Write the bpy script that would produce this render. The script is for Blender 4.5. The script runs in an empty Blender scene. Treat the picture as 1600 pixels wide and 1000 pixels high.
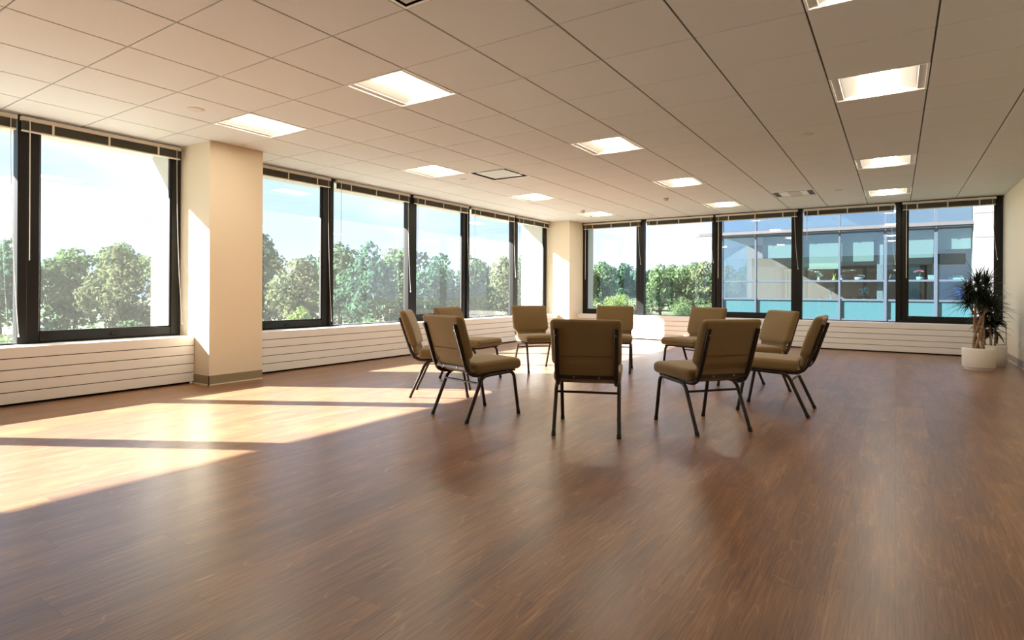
import bpy, bmesh, math, random
from mathutils import Matrix, Vector
random.seed(7)
SC = bpy.context.scene
C = SC.collection
R = math.radians

# ------------------------------------------------------------------ camera
EYE = 0.992                    # eye height; the camera stands at x = y = 0
CEIL = 2.535
cam_d = bpy.data.cameras.new('camera')
cam = bpy.data.objects.new('camera', cam_d); C.objects.link(cam)
cam_d.sensor_width = 36.0
cam_d.lens = 904.18 / 1600 * 36
cam_d.shift_y = -(500 - 454.96) / 1600
cam_d.clip_end = 2000
cam.matrix_world = (Matrix.Translation((0, 0, EYE)) @ Matrix.Rotation(0.58647, 4, 'Z')
                    @ Matrix.Rotation(math.pi / 2, 4, 'X') @ Matrix.Rotation(0.00499, 4, 'Z'))
SC.camera = cam

# ------------------------------------------------------------------ view
SC.view_settings.view_transform = 'Standard'
SC.view_settings.look = 'None'
SC.view_settings.gamma = 1
SC.view_settings.use_curve_mapping = False
SC.view_settings.exposure = 0.34

# ------------------------------------------------------------------ sky
SKY_STRENGTH = 1.25
world = bpy.data.worlds.new('sky'); SC.world = world
world.use_nodes = True
nt = world.node_tree; nt.nodes.clear()
def N(t, k, **kw):
    n = t.nodes.new(k)
    for a, b in kw.items(): setattr(n, a, b)
    return n
_tc = N(nt, 'ShaderNodeTexCoord')
_sep = N(nt, 'ShaderNodeSeparateXYZ'); nt.links.new(_tc.outputs['Generated'], _sep.inputs[0])
_gr = N(nt, 'ShaderNodeValToRGB')
_gr.color_ramp.elements[0].position = 0.0; _gr.color_ramp.elements[0].color = (0.54, 0.71, 1.0, 1)
_gr.color_ramp.elements[1].position = 0.7; _gr.color_ramp.elements[1].color = (0.30, 0.52, 0.95, 1)
nt.links.new(_sep.outputs['Z'], _gr.inputs[0])
_mp = N(nt, 'ShaderNodeMapping'); _mp.inputs['Scale'].default_value = (1.5, 1.5, 5.0)
nt.links.new(_tc.outputs['Generated'], _mp.inputs[0])
_nz = N(nt, 'ShaderNodeTexNoise'); _nz.inputs['Scale'].default_value = 1.7; _nz.inputs['Detail'].default_value = 6
_nz.inputs['Roughness'].default_value = 0.5
nt.links.new(_mp.outputs[0], _nz.inputs['Vector'])
_cr = N(nt, 'ShaderNodeValToRGB')
_cr.color_ramp.elements[0].position = 0.42; _cr.color_ramp.elements[0].color = (0, 0, 0, 1)
_cr.color_ramp.elements[1].position = 0.66; _cr.color_ramp.elements[1].color = (1, 1, 1, 1)
nt.links.new(_nz.outputs[0], _cr.inputs[0])
_mx = N(nt, 'ShaderNodeMix', data_type='RGBA')
nt.links.new(_cr.outputs[0], _mx.inputs[0]); nt.links.new(_gr.outputs[0], _mx.inputs[6])
_mx.inputs[7].default_value = (0.80, 0.89, 1.0, 1)
_bg = N(nt, 'ShaderNodeBackground'); _bg.inputs['Strength'].default_value = SKY_STRENGTH
nt.links.new(_mx.outputs[2], _bg.inputs[0])
_wo = N(nt, 'ShaderNodeOutputWorld'); nt.links.new(_bg.outputs[0], _wo.inputs[0])

# ------------------------------------------------------------------ sun
SUN_DIR = Vector((1.0, 0.59, -0.612)).normalized()
sun_d = bpy.data.lights.new('sun', 'SUN'); sun_d.energy = 37.0; sun_d.angle = R(0.6); sun_d.color = (1.0, 0.96, 0.91)
sun = bpy.data.objects.new('sun', sun_d); C.objects.link(sun)
sun.rotation_euler = SUN_DIR.to_track_quat('-Z', 'Y').to_euler(); sun.location = (-30, -18, 25)
LAMP_STRENGTH = 25.0

# ------------------------------------------------------------------ materials
MAT = {}
def mat(name, col, rough=0.6, metal=0.0, spec=0.5, noise=None, bump=None, emit=None, sheen=0):
    """principled material; noise=(scale, amount) mottles the colour, bump=(scale, strength) gives fine relief"""
    m = bpy.data.materials.new(name); m.use_nodes = True
    t = m.node_tree; b = t.nodes['Principled BSDF']
    b.inputs['Base Color'].default_value = (*col, 1); b.inputs['Roughness'].default_value = rough
    b.inputs['Metallic'].default_value = metal; b.inputs['Specular IOR Level'].default_value = spec
    if sheen: b.inputs['Sheen Weight'].default_value = sheen; b.inputs['Sheen Roughness'].default_value = 0.45; b.inputs['Sheen Tint'].default_value = (1.0, 0.91, 0.76, 1)
    if emit:
        b.inputs['Emission Color'].default_value = (*emit[0], 1); b.inputs['Emission Strength'].default_value = emit[1]
    tc = N(t, 'ShaderNodeTexCoord')
    if noise:
        n = N(t, 'ShaderNodeTexNoise'); n.inputs['Scale'].default_value = noise[0]; n.inputs['Detail'].default_value = 4
        t.links.new(tc.outputs['Object'], n.inputs['Vector'])
        mr = N(t, 'ShaderNodeMapRange'); mr.inputs[1].default_value = 0.3; mr.inputs[2].default_value = 0.7
        mr.inputs[3].default_value = 1 - noise[1]; mr.inputs[4].default_value = 1 + noise[1]
        t.links.new(n.outputs[0], mr.inputs[0])
        hs = N(t, 'ShaderNodeHueSaturation'); hs.inputs['Color'].default_value = (*col, 1)
        t.links.new(mr.outputs[0], hs.inputs['Value']); t.links.new(hs.outputs[0], b.inputs['Base Color'])
    if bump:
        n = N(t, 'ShaderNodeTexNoise'); n.inputs['Scale'].default_value = bump[0]; n.inputs['Detail'].default_value = 3
        t.links.new(tc.outputs['Object'], n.inputs['Vector'])
        bp = N(t, 'ShaderNodeBump'); bp.inputs['Strength'].default_value = bump[1]; bp.inputs['Distance'].default_value = 0.002
        t.links.new(n.outputs[0], bp.inputs['Height']); t.links.new(bp.outputs[0], b.inputs['Normal'])
    MAT[name] = m
    return m

def glass_mat(name, tint, f0, rough=0.0, veil=0.0, mirror=(1, 1, 1)):
    """thin pane: clear transmission with Schlick reflection at each face"""
    m = bpy.data.materials.new(name); m.use_nodes = True
    t = m.node_tree; t.nodes.clear()
    g = N(t, 'ShaderNodeNewGeometry')
    dot = N(t, 'ShaderNodeVectorMath', operation='DOT_PRODUCT')
    t.links.new(g.outputs['Normal'], dot.inputs[0]); t.links.new(g.outputs['Incoming'], dot.inputs[1])
    ab = N(t, 'ShaderNodeMath', operation='ABSOLUTE'); t.links.new(dot.outputs['Value'], ab.inputs[0])
    om = N(t, 'ShaderNodeMath', operation='SUBTRACT'); om.inputs[0].default_value = 1; t.links.new(ab.outputs[0], om.inputs[1])
    pw = N(t, 'ShaderNodeMath', operation='POWER'); pw.inputs[1].default_value = 5; t.links.new(om.outputs[0], pw.inputs[0])
    ma = N(t, 'ShaderNodeMath', operation='MULTIPLY_ADD'); ma.inputs[1].default_value = 1 - f0; ma.inputs[2].default_value = f0
    t.links.new(pw.outputs[0], ma.inputs[0])
    tr = N(t, 'ShaderNodeBsdfTransparent'); tr.inputs[0].default_value = (*tint, 1)
    gl = N(t, 'ShaderNodeBsdfGlossy'); gl.inputs['Roughness'].default_value = rough; gl.inputs[0].default_value = (*mirror, 1)
    mx = N(t, 'ShaderNodeMixShader'); t.links.new(ma.outputs[0], mx.inputs[0])
    t.links.new(tr.outputs[0], mx.inputs[1]); t.links.new(gl.outputs[0], mx.inputs[2])
    if veil:                   # glare haze put into the pane: a translucent veil pales the view
        tl = N(t, 'ShaderNodeBsdfTranslucent'); m2 = N(t, 'ShaderNodeMixShader'); m2.inputs[0].default_value = veil
        t.links.new(mx.outputs[0], m2.inputs[1]); t.links.new(tl.outputs[0], m2.inputs[2]); mx = m2
    o = N(t, 'ShaderNodeOutputMaterial'); t.links.new(mx.outputs[0], o.inputs[0])
    MAT[name] = m
    return m

PW, PL = 0.1905, 1.2192        # floor plank width and length
def floor_mat():
    m = bpy.data.materials.new('plank_vinyl'); m.use_nodes = True
    t = m.node_tree; b = t.nodes['Principled BSDF']; L = t.links
    g = N(t, 'ShaderNodeNewGeometry'); s = N(t, 'ShaderNodeSeparateXYZ'); L.new(g.outputs['Position'], s.inputs[0])
    def mth(op, a, bb=None, c=None):
        n = N(t, 'ShaderNodeMath', operation=op)
        for i, v in enumerate((a, bb, c)):
            if v is None: continue
            if isinstance(v, (int, float)): n.inputs[i].default_value = v
            else: L.new(v, n.inputs[i])
        return n.outputs[0]
    ix = mth('FLOOR', mth('DIVIDE', s.outputs['X'], PW))
    off = mth('FRACT', mth('MULTIPLY', ix, 0.381966))
    iy = mth('FLOOR', mth('ADD', mth('DIVIDE', s.outputs['Y'], PL), off))
    cid = N(t, 'ShaderNodeCombineXYZ'); L.new(ix, cid.inputs[0]); L.new(iy, cid.inputs[1])
    wn = N(t, 'ShaderNodeTexWhiteNoise', noise_dimensions='3D'); L.new(cid.outputs[0], wn.inputs['Vector'])
    # grain coordinates: shifted for every plank, stretched along y
    sh = N(t, 'ShaderNodeVectorMath', operation='MULTIPLY'); L.new(wn.outputs['Color'], sh.inputs[0]); sh.inputs[1].default_value = (37, 91, 13)
    ad = N(t, 'ShaderNodeVectorMath', operation='ADD'); L.new(g.outputs['Position'], ad.inputs[0]); L.new(sh.outputs[0], ad.inputs[1])
    def grain(sx, sy, scale, detail, rough=0.55, dist=0.0):
        mp = N(t, 'ShaderNodeMapping'); mp.inputs['Scale'].default_value = (sx, sy, 1); L.new(ad.outputs[0], mp.inputs[0])
        n = N(t, 'ShaderNodeTexNoise'); n.inputs['Scale'].default_value = scale; n.inputs['Detail'].default_value = detail
        n.inputs['Roughness'].default_value = rough; n.inputs['Distortion'].default_value = dist
        L.new(mp.outputs[0], n.inputs['Vector']); return n.outputs[0]
    broad = grain(5.0, 0.9, 1.6, 3, 0.5, 0.6)
    fine = grain(60.0, 2.2, 2.0, 5, 0.65, 0.4)
    pore = grain(150.0, 5.0, 2.0, 3, 0.6, 0.2)
    fig = grain(6.0, 0.75, 1.4, 2, 0.45, 0.5)
    # cathedral figure: contour lines of a smooth field
    ring = mth('ABSOLUTE', mth('SUBTRACT', mth('FRACT', mth('MULTIPLY', fig, 9.0)), 0.5))
    ringl = N(t, 'ShaderNodeMapRange'); L.new(ring, ringl.inputs[0]); ringl.inputs[1].default_value = 0.0; ringl.inputs[2].default_value = 0.06
    ringl.inputs[3].default_value = 1.0; ringl.inputs[4].default_value = 0.0
    rampn = N(t, 'ShaderNodeValToRGB'); cr = rampn.color_ramp
    cr.elements[0].position = 0.27; cr.elements[0].color = (0.070, 0.026, 0.0075, 1)
    cr.elements[1].position = 0.74; cr.elements[1].color = (0.340, 0.153, 0.043, 1)
    e = cr.elements.new(0.5); e.color = (0.186, 0.075, 0.0205, 1)
    v = mth('MULTIPLY_ADD', fine, 0.80, mth('MULTIPLY_ADD', broad, 0.45, -0.22))
    v = mth('MULTIPLY_ADD', pore, 0.22, v)
    v = mth('ADD', v, mth('MULTIPLY', mth('SUBTRACT', wn.outputs['Value'], 0.5), 0.07))
    L.new(v, rampn.inputs[0])
    pale = N(t, 'ShaderNodeMix', data_type='RGBA'); pale.inputs[7].default_value = (0.46, 0.27, 0.14, 1)
    L.new(mth('MULTIPLY', mth('MULTIPLY', ringl.outputs[0], mth('POWER', broad, 2.0)), 1.1), pale.inputs[0]); L.new(rampn.outputs[0], pale.inputs[6])
    L.new(pale.outputs[2], b.inputs['Base Color'])
    b.inputs['Specular IOR Level'].default_value = 0.75
    b.inputs['Sheen Weight'].default_value = 0.075; b.inputs['Sheen Roughness'].default_value = 0.5
    rg = N(t, 'ShaderNodeMapRange'); L.new(fine, rg.inputs[0]); rg.inputs[3].default_value = 0.28; rg.inputs[4].default_value = 0.40
    L.new(rg.outputs[0], b.inputs['Roughness'])
    bp = N(t, 'ShaderNodeBump'); bp.inputs['Strength'].default_value = 0.12; bp.inputs['Distance'].default_value = 0.001
    L.new(fine, bp.inputs['Height']); L.new(bp.outputs[0], b.inputs['Normal'])
    MAT['floor'] = m
floor_mat()

def leaf_mat(name, a, b_, trans=0.35):
    m = bpy.data.materials.new(name); m.use_nodes = True
    t = m.node_tree; t.nodes.clear(); L = t.links
    tc = N(t, 'ShaderNodeTexCoord'); n = N(t, 'ShaderNodeTexNoise'); n.inputs['Scale'].default_value = 0.8; n.inputs['Detail'].default_value = 4
    L.new(tc.outputs['Object'], n.inputs['Vector'])
    r = N(t, 'ShaderNodeValToRGB'); r.color_ramp.elements[0].position = 0.35; r.color_ramp.elements[0].color = (*a, 1)
    r.color_ramp.elements[1].position = 0.65; r.color_ramp.elements[1].color = (*b_, 1); L.new(n.outputs[0], r.inputs[0])
    d = N(t, 'ShaderNodeBsdfDiffuse'); tl = N(t, 'ShaderNodeBsdfTranslucent')
    L.new(r.outputs[0], d.inputs[0]); L.new(r.outputs[0], tl.inputs[0])
    mx = N(t, 'ShaderNodeMixShader'); mx.inputs[0].default_value = trans
    L.new(d.outputs[0], mx.inputs[1]); L.new(tl.outputs[0], mx.inputs[2])
    o = N(t, 'ShaderNodeOutputMaterial'); L.new(mx.outputs[0], o.inputs[0])
    MAT[name] = m

mat('subfloor', (0.03, 0.018, 0.01), 0.9)
mat('cream_paint', (0.80, 0.70, 0.53), 0.65, bump=(220, 0.05))
mat('rubber_base', (0.30, 0.24, 0.15), 0.5)
mat('base_line', (0.75, 0.68, 0.52), 0.5)
mat('base_grey', (0.38, 0.33, 0.27), 0.5)
mat('tile', (0.67, 0.67, 0.65), 0.85, noise=(160, 0.02), bump=(260, 0.12))
mat('plenum', (0.10, 0.085, 0.07), 0.9)
mat('grid_bar', (0.07, 0.058, 0.047), 0.6)
mat('black_frame', (0.009, 0.008, 0.007), 0.42, spec=0.3)
mat('gasket', (0.006, 0.006, 0.006), 0.6)
mat('convector', (0.85, 0.82, 0.79), 0.42)
mat('dark_gap', (0.012, 0.010, 0.009), 0.9)
mat('sill', (0.90, 0.89, 0.87), 0.45)
mat('precast', (0.52, 0.50, 0.46), 0.8, noise=(3, 0.03))
mat('blind_rail', (0.72, 0.66, 0.55), 0.4)
mat('blind_slat', (0.075, 0.068, 0.045), 0.6)  # dark olive: the backlit look of the stack put into the colour
mat('cord', (0.80, 0.77, 0.70), 0.6)
mat('fabric', (0.215, 0.143, 0.062), 0.92, spec=0.15, noise=(420, 0.16), bump=(900, 0.35), sheen=0.55)
mat('fabric_seam', (0.13, 0.078, 0.030), 0.95, spec=0.1)
mat('chair_metal', (0.030, 0.022, 0.017), 0.30, metal=0.35)
mat('rubber', (0.012, 0.011, 0.010), 0.7)
mat('screw', (0.5, 0.46, 0.4), 0.3, metal=1.0)
mat('light_white', (0.86, 0.84, 0.80), 0.45)
mat('reflector', (0.72, 0.70, 0.66), 0.5)
mat('light_side', (0.55, 0.52, 0.48), 0.5)
mat('lens', (0.9, 0.88, 0.84), 0.4, emit=((1.0, 0.89, 0.71), LAMP_STRENGTH))
mat('vent_metal', (0.55, 0.56, 0.53), 0.35)
mat('vent_dark', (0.06, 0.055, 0.05), 0.7)
mat('detector', (0.62, 0.56, 0.48), 0.5)
mat('pot', (0.90, 0.87, 0.79), 0.45)
mat('soil', (0.05, 0.032, 0.02), 0.95, noise=(40, 0.4), bump=(60, 1.0))
mat('cane', (0.33, 0.21, 0.115), 0.8, noise=(25, 0.35), bump=(50, 0.8))
mat('leaf_dark', (0.010, 0.024, 0.010), 0.42, noise=(6, 0.4))
mat('leaf_edge', (0.018, 0.030, 0.014), 0.42, noise=(6, 0.4))
mat('plate', (0.80, 0.75, 0.66), 0.4)
glass_mat('glass', (0.97, 0.985, 0.98), 0.042, veil=0.010)
leaf_mat('foliage_mid', (0.085, 0.155, 0.075), (0.17, 0.25, 0.11))
leaf_mat('foliage_deep', (0.055, 0.125, 0.080), (0.11, 0.195, 0.115))
leaf_mat('foliage_lime', (0.15, 0.23, 0.06), (0.26, 0.34, 0.11))
leaf_mat('foliage_olive', (0.12, 0.15, 0.075), (0.20, 0.225, 0.12))
mat('bark', (0.10, 0.075, 0.055), 0.9, noise=(4, 0.3))
mat('lawn', (0.10, 0.115, 0.055), 0.95, noise=(0.15, 0.35))
mat('asphalt', (0.16, 0.16, 0.17), 0.9, noise=(0.6, 0.1))

# ------------------------------------------------------------------ mesh helpers
class MB:
    """collects vertices and faces, then links them as one mesh object"""
    def __init__(s): s.v = []; s.f = []; s.sm = []
    def add(s, vs, fs, smooth=False):
        o = len(s.v); s.v += [tuple(p) for p in vs]
        for f in fs: s.f.append(tuple(i + o for i in f)); s.sm.append(smooth)
        return s
    def box(s, x0, x1, y0, y1, z0, z1, ch=0.0):
        if ch <= 0:
            return s.add([(x0,y0,z0),(x1,y0,z0),(x1,y1,z0),(x0,y1,z0),(x0,y0,z1),(x1,y0,z1),(x1,y1,z1),(x0,y1,z1)],
                  [(0,3,2,1),(4,5,6,7),(0,1,5,4),(1,2,6,5),(2,3,7,6),(3,0,4,7)])
        bm = bmesh.new(); bmesh.ops.create_cube(bm, size=1)
        for v in bm.verts: v.co = Vector(((x0+x1)/2+v.co.x*(x1-x0), (y0+y1)/2+v.co.y*(y1-y0), (z0+z1)/2+v.co.z*(z1-z0)))
        bmesh.ops.bevel(bm, geom=bm.edges[:], offset=ch, segments=1, affect='EDGES', profile=0.5)
        bm.verts.index_update()
        s.add([v.co[:] for v in bm.verts], [[v.index for v in f.verts] for f in bm.faces]); bm.free()
        return s
    def prism(s, poly, z0, z1):
        """polygon in x, y (counter-clockwise) pulled up from z0 to z1"""
        n = len(poly)
        vs = [(x, y, z0) for x, y in poly] + [(x, y, z1) for x, y in poly]
        return s.add(vs, [tuple(range(n))[::-1], tuple(range(n, 2*n))] + [(i, (i+1) % n, n+(i+1) % n, n+i) for i in range(n)])
    def extr(s, prof, axis, a0, a1):
        """profile of (p, z) pulled along axis 'x' or 'y' from a0 to a1"""
        n = len(prof)
        P = (lambda p, z, a: (a, p, z)) if axis == 'x' else (lambda p, z, a: (p, a, z))
        vs = [P(p, z, a0) for p, z in prof] + [P(p, z, a1) for p, z in prof]
        return s.add(vs, [tuple(range(n)), tuple(range(n, 2*n))[::-1]] + [(i, n+i, n+(i+1) % n, (i+1) % n) for i in range(n)])
    def tube(s, path, r, seg=8, smooth=True, cap=True):
        path = [Vector(p) for p in path]; n = len(path)
        rs = r if isinstance(r, (list, tuple)) else [r]*n
        ref = None; rings = []
        for i, p in enumerate(path):
            t = (path[min(i+1, n-1)] - path[max(i-1, 0)]).normalized()
            if ref is None: ref = Vector((0,0,1)) if abs(t.z) < 0.9 else Vector((1,0,0))
            a = (ref - t*ref.dot(t)).normalized(); ref = a
            b = t.cross(a)
            rings.append([p + (a*math.cos(k*2*math.pi/seg) + b*math.sin(k*2*math.pi/seg))*rs[i] for k in range(seg)])
        vs = [q for rr in rings for q in rr]; fs = []
        for i in range(n-1):
            for k in range(seg):
                k2 = (k+1) % seg
                fs.append((i*seg+k, i*seg+k2, (i+1)*seg+k2, (i+1)*seg+k))
        s.add(vs, fs, smooth)
        if cap: s.add(rings[0], [tuple(range(seg))[::-1]]); s.add(rings[-1], [tuple(range(seg))])
        return s
    def lathe(s, prof, c=(0,0,0), seg=32, smooth=True):
        """profile of (radius, z) turned about a vertical axis"""
        vs = []; fs = []; n = len(prof)
        for r, z in prof:
            for k in range(seg):
                a = k*2*math.pi/seg; vs.append((c[0]+r*math.cos(a), c[1]+r*math.sin(a), c[2]+z))
        for i in range(n-1):
            for k in range(seg):
                k2 = (k+1) % seg; fs.append((i*seg+k, i*seg+k2, (i+1)*seg+k2, (i+1)*seg+k))
        return s.add(vs, fs, smooth)
    def rbox(s, h, r, fn=None, m=6, c=4):
        """rounded box with half sizes h and edge radius r; fn bends each vertex"""
        def samples(H):
            inner = H - r
            cs = [inner + r*math.tan(R(45)*k/c) for k in range(1, c+1)]
            flat = [-inner + 2*inner*k/m for k in range(m+1)]
            return [-x for x in cs[::-1]] + flat + cs
        S = [samples(H) for H in h]
        key = {}; vs = []; fs = []
        def vid(p):
            q = [max(-(h[i]-r), min(h[i]-r, p[i])) for i in range(3)]
            d = Vector([p[i]-q[i] for i in range(3)])
            d = d.normalized()*r
            w = Vector(q)+d
            kk = (round(w.x, 6), round(w.y, 6), round(w.z, 6))
            if kk not in key:
                key[kk] = len(vs); vs.append(fn(w) if fn else w)
            return key[kk]
        for ax in range(3):
            u, v = (ax+1) % 3, (ax+2) % 3
            for sg in (-1, 1):
                for i in range(len(S[u])-1):
                    for j in range(len(S[v])-1):
                        qs = []
                        for a, b in ((i,j),(i+1,j),(i+1,j+1),(i,j+1)):
                            p = [0,0,0]; p[ax] = sg*h[ax]; p[u] = S[u][a]; p[v] = S[v][b]; qs.append(vid(p))
                        if len(set(qs)) == 4: fs.append(tuple(qs if sg > 0 else qs[::-1]))
        return s.add(vs, fs, True)
    def mesh(s, name, material):
        me = bpy.data.meshes.new(name); me.from_pydata(s.v, [], s.f)
        me.polygons.foreach_set('use_smooth', s.sm)
        if material: me.materials.append(MAT[material])
        me.update(); return me
    def build(s, name, material, parent=None, **kw):
        return link(name, s.mesh(name, material), parent, **kw)

def link(name, me, parent=None, loc=None):
    o = bpy.data.objects.new(name, me); C.objects.link(o)
    if parent: o.parent = parent
    if loc is not None: o.location = loc
    return o
def tag(o, label=None, cat=None, group=None, kind=None):
    for k, v in (('label', label), ('category', cat), ('group', group), ('kind', kind)):
        if v: o[k] = v
    return o
def thing(name, label, cat, loc=(0,0,0), rz=0.0, group=None):
    o = bpy.data.objects.new(name, None); C.objects.link(o); o.empty_display_size = 0.1
    o.location = loc; o.rotation_euler = (0, 0, rz)
    return tag(o, label, cat, group)
def copy_tree(o, parent=None):
    c = o.copy(); C.objects.link(c); c.parent = parent
    for ch in list(o.children): copy_tree(ch, c)
    return c
def bend(pts, rad, seg=5):
    """polyline with its inner corners rounded"""
    pts = [Vector(p) for p in pts]; out = [pts[0]]
    for i in range(1, len(pts)-1):
        a, p, b = pts[i-1], pts[i], pts[i+1]
        d1 = (a-p).normalized(); d2 = (b-p).normalized()
        A = p+d1*rad; B = p+d2*rad
        for k in range(seg+1):
            t = k/seg; out.append(A*(1-t)**2 + p*2*t*(1-t) + B*t*t)
    out.append(pts[-1]); return out

# ------------------------------------------------------------------ room dimensions
XL, XR, YB, YF = -6.48, 1.40, 11.80, -4.40     # inner faces: left windows, right wall, back windows, wall behind the viewer
T = 0.6096; OX, OY = -0.42224, 3.53847          # ceiling grid
SILL = 0.495
FRX = -6.20                                     # front of the left convector cover
FRY = 11.52
COLX = -5.915

# ------------------------------------------------------------------ floor
fl = MB().box(-6.7, XR+0.1, YF-0.1, 12.0, -0.12, -0.0045).build('floor', 'subfloor')
tag(fl, 'brown wood-look plank floor across the whole room', kind='structure')
planks = []
fx0, fx1, fy0, fy1 = XL, XR, YF, YB
cy, sy = math.cos(0.58647), math.sin(0.58647)
for ix in range(math.floor(fx0/PW), math.floor(fx1/PW)+1):
    off = (ix*0.381966) % 1.0
    for iy in range(math.floor(fy0/PL+off)-1, math.floor(fy1/PL+off)+2):
        x0, x1 = max(ix*PW, fx0), min((ix+1)*PW, fx1)
        y0, y1 = max((iy-off)*PL, fy0), min((iy+1-off)*PL, fy1)
        if x1-x0 < 0.01 or y1-y0 < 0.01: continue
        # size in the picture
        area = 0
        for a in range(3):
            for b in range(7):
                x = x0+(x1-x0)*(a+.5)/3; y = y0+(y1-y0)*(b+.5)/7
                d = -sy*x+cy*y; r = cy*x+sy*y
                if d > 0.3:
                    u = 800+904.18*r/d; v = 455+904.18*EYE/d
                    if 0 < u < 1600 and v < 1000: area += (x1-x0)*(y1-y0)/21/d**3
        planks.append((area, x0, x1, y0, y1))
planks.sort(key=lambda q: -q[0])
pm = {}
rest = MB()
for k, (area, x0, x1, y0, y1) in enumerate(planks):
    g = 0.0002
    if k < 300 and area > 0:
        key = (round(x1-x0, 4), round(y1-y0, 4))
        if key not in pm:
            w, l = (x1-x0)/2-g, (y1-y0)/2-g
            m_ = MB().box(-w, w, -l, l, -.004, 0)
            pm[key] = m_.mesh('plank', 'floor')
        link('plank', pm[key], fl, ((x0+x1)/2, (y0+y1)/2, 0))
    else:
        rest.box(x0+g, x1-g, y0+g, y1-g, -0.004, 0)
tag(rest.build('planks', 'floor', fl), kind='stuff')

# ------------------------------------------------------------------ ceiling
LIGHTS = [(-8,-1),(-5,-1),(0,-1),(0,2),(-8,3),(-4,3),(-8,7),(-4,7),(0,7),(-8,11),(-4,11),(0,11)]
VENTS = [(-7,4),(-2,10),(-3,-3)]
ce = MB().box(-6.7, XR+0.1, YF-0.1, 12.0, CEIL+0.13, CEIL+0.2).build('ceiling', 'plenum')
tag(ce, 'suspended ceiling of pale square acoustic tiles', kind='structure')
gb = MB()
for i in range(-10, 4):
    x = OX+i*T
    if XL < x < XR: gb.box(x-.012, x+.012, YF, YB, CEIL+0.009, CEIL+0.03)
for j in range(-13, 15):
    y = OY+j*T
    if YF < y < YB: gb.box(XL, XR, y-.012, y+.012, CEIL+0.0095, CEIL+0.0305)
gb.build('grid_bars', 'grid_bar', ce)
tmsh = {}
trest = MB()
for i in range(-10, 3):
    for j in range(-14, 14):
        if (i, j) in LIGHTS or (i, j) in VENTS: continue
        x0, x1 = max(OX+i*T, XL-.02), min(OX+(i+1)*T, XR)
        y0, y1 = max(OY+j*T, YF), min(OY+(j+1)*T, YB+.02)
        if x1-x0 < .03 or y1-y0 < .03: continue
        gx, gy = 0.0055, 0.0036
        if j < -4:
            trest.box(x0+gx, x1-gx, y0+gy, y1-gy, CEIL, CEIL+.015); continue
        key = (round(x1-x0, 4), round(y1-y0, 4))
        if key not in tmsh:
            w, l = (x1-x0)/2-gx, (y1-y0)/2-gy; c = .002
            tmsh[key] = MB().add([(-w+c,-l+c,0),(w-c,-l+c,0),(w-c,l-c,0),(-w+c,l-c,0),(-w,-l,c),(w,-l,c),(w,l,c),(-w,l,c),
                                  (-w,-l,.015),(w,-l,.015),(w,l,.015),(-w,l,.015)],
                                 [(3,2,1,0),(0,1,5,4),(1,2,6,5),(2,3,7,6),(3,0,4,7),(4,5,9,8),(5,6,10,9),(6,7,11,10),(7,4,8,11),(8,9,10,11)]).mesh('ceiling_tile', 'tile')
        link('ceiling_tile', tmsh[key], ce, ((x0+x1)/2, (y0+y1)/2, CEIL))
tag(trest.build('ceiling_tiles', 'tile', ce), kind='stuff')

# ------------------------------------------------------------------ walls
wr = MB().box(XR, XR+0.15, YF, YB+0.2, 0, CEIL+.2).build('wall_right', 'cream_paint'); tag(wr, 'plain cream wall at the right edge', kind='structure')
wf = MB().box(-6.7, XR+0.15, YF-0.15, YF, 0, CEIL+.2).build('wall_front', 'cream_paint'); tag(wf, 'plain cream wall behind the viewer', kind='structure')
wl = MB().box(-6.62, -6.50, YF, YB+.1, -0.3, SILL-.02).build('wall_left', 'cream_paint'); tag(wl, 'low wall under the left row of windows', kind='structure')
wb = MB().box(-6.62, XR, YB+.02, YB+.14, -0.3, SILL-.02).build('wall_back', 'cream_paint'); tag(wb, 'low wall under the back row of windows', kind='structure')
# sculpted white precast outside the glass
HEAD = 2.57; OUTX, OUTY = -7.5, 12.82
def pier(yc):
    return [(-6.56, yc-.37), (-6.56, yc+.37), (OUTX, yc+.14), (OUTX, yc-.14)]
for yc in (3.55, -4.36):
    MB().prism(pier(yc), -0.2, 3.1).build('pier', 'precast', wl)
MB().prism([(-6.56,11.14),(-6.56,11.86),(-5.93,11.86),(-6.15,OUTY),(OUTX,OUTY),(OUTX,11.70)], -0.2, 3.1).build('pier', 'precast', wl)
MB().prism([(1.42,11.9),(1.9,11.9),(1.9,OUTY),(1.60,OUTY)], -0.2, 3.1).build('pier', 'precast', wb)
MB().extr([(-6.56,CEIL+.02),(OUTX,HEAD),(OUTX,3.1),(-6.56,3.1)], 'y', -8, OUTY).build('lintel', 'precast', wl)
MB().extr([(11.88,CEIL+.02),(OUTY,HEAD),(OUTY,3.1),(11.88,3.1)], 'x', OUTX, 3.0).build('lintel', 'precast', wb)
MB().extr([(-6.62,SILL-.05),(OUTX,SILL-.14),(OUTX,-.3),(-6.62,-.3)], 'y', -8, OUTY).build('ledge', 'precast', wl)
MB().extr([(11.94,SILL-.05),(OUTY,SILL-.14),(OUTY,-.3),(11.94,-.3)], 'x', OUTX, 3.0).build('ledge', 'precast', wb)
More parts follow.
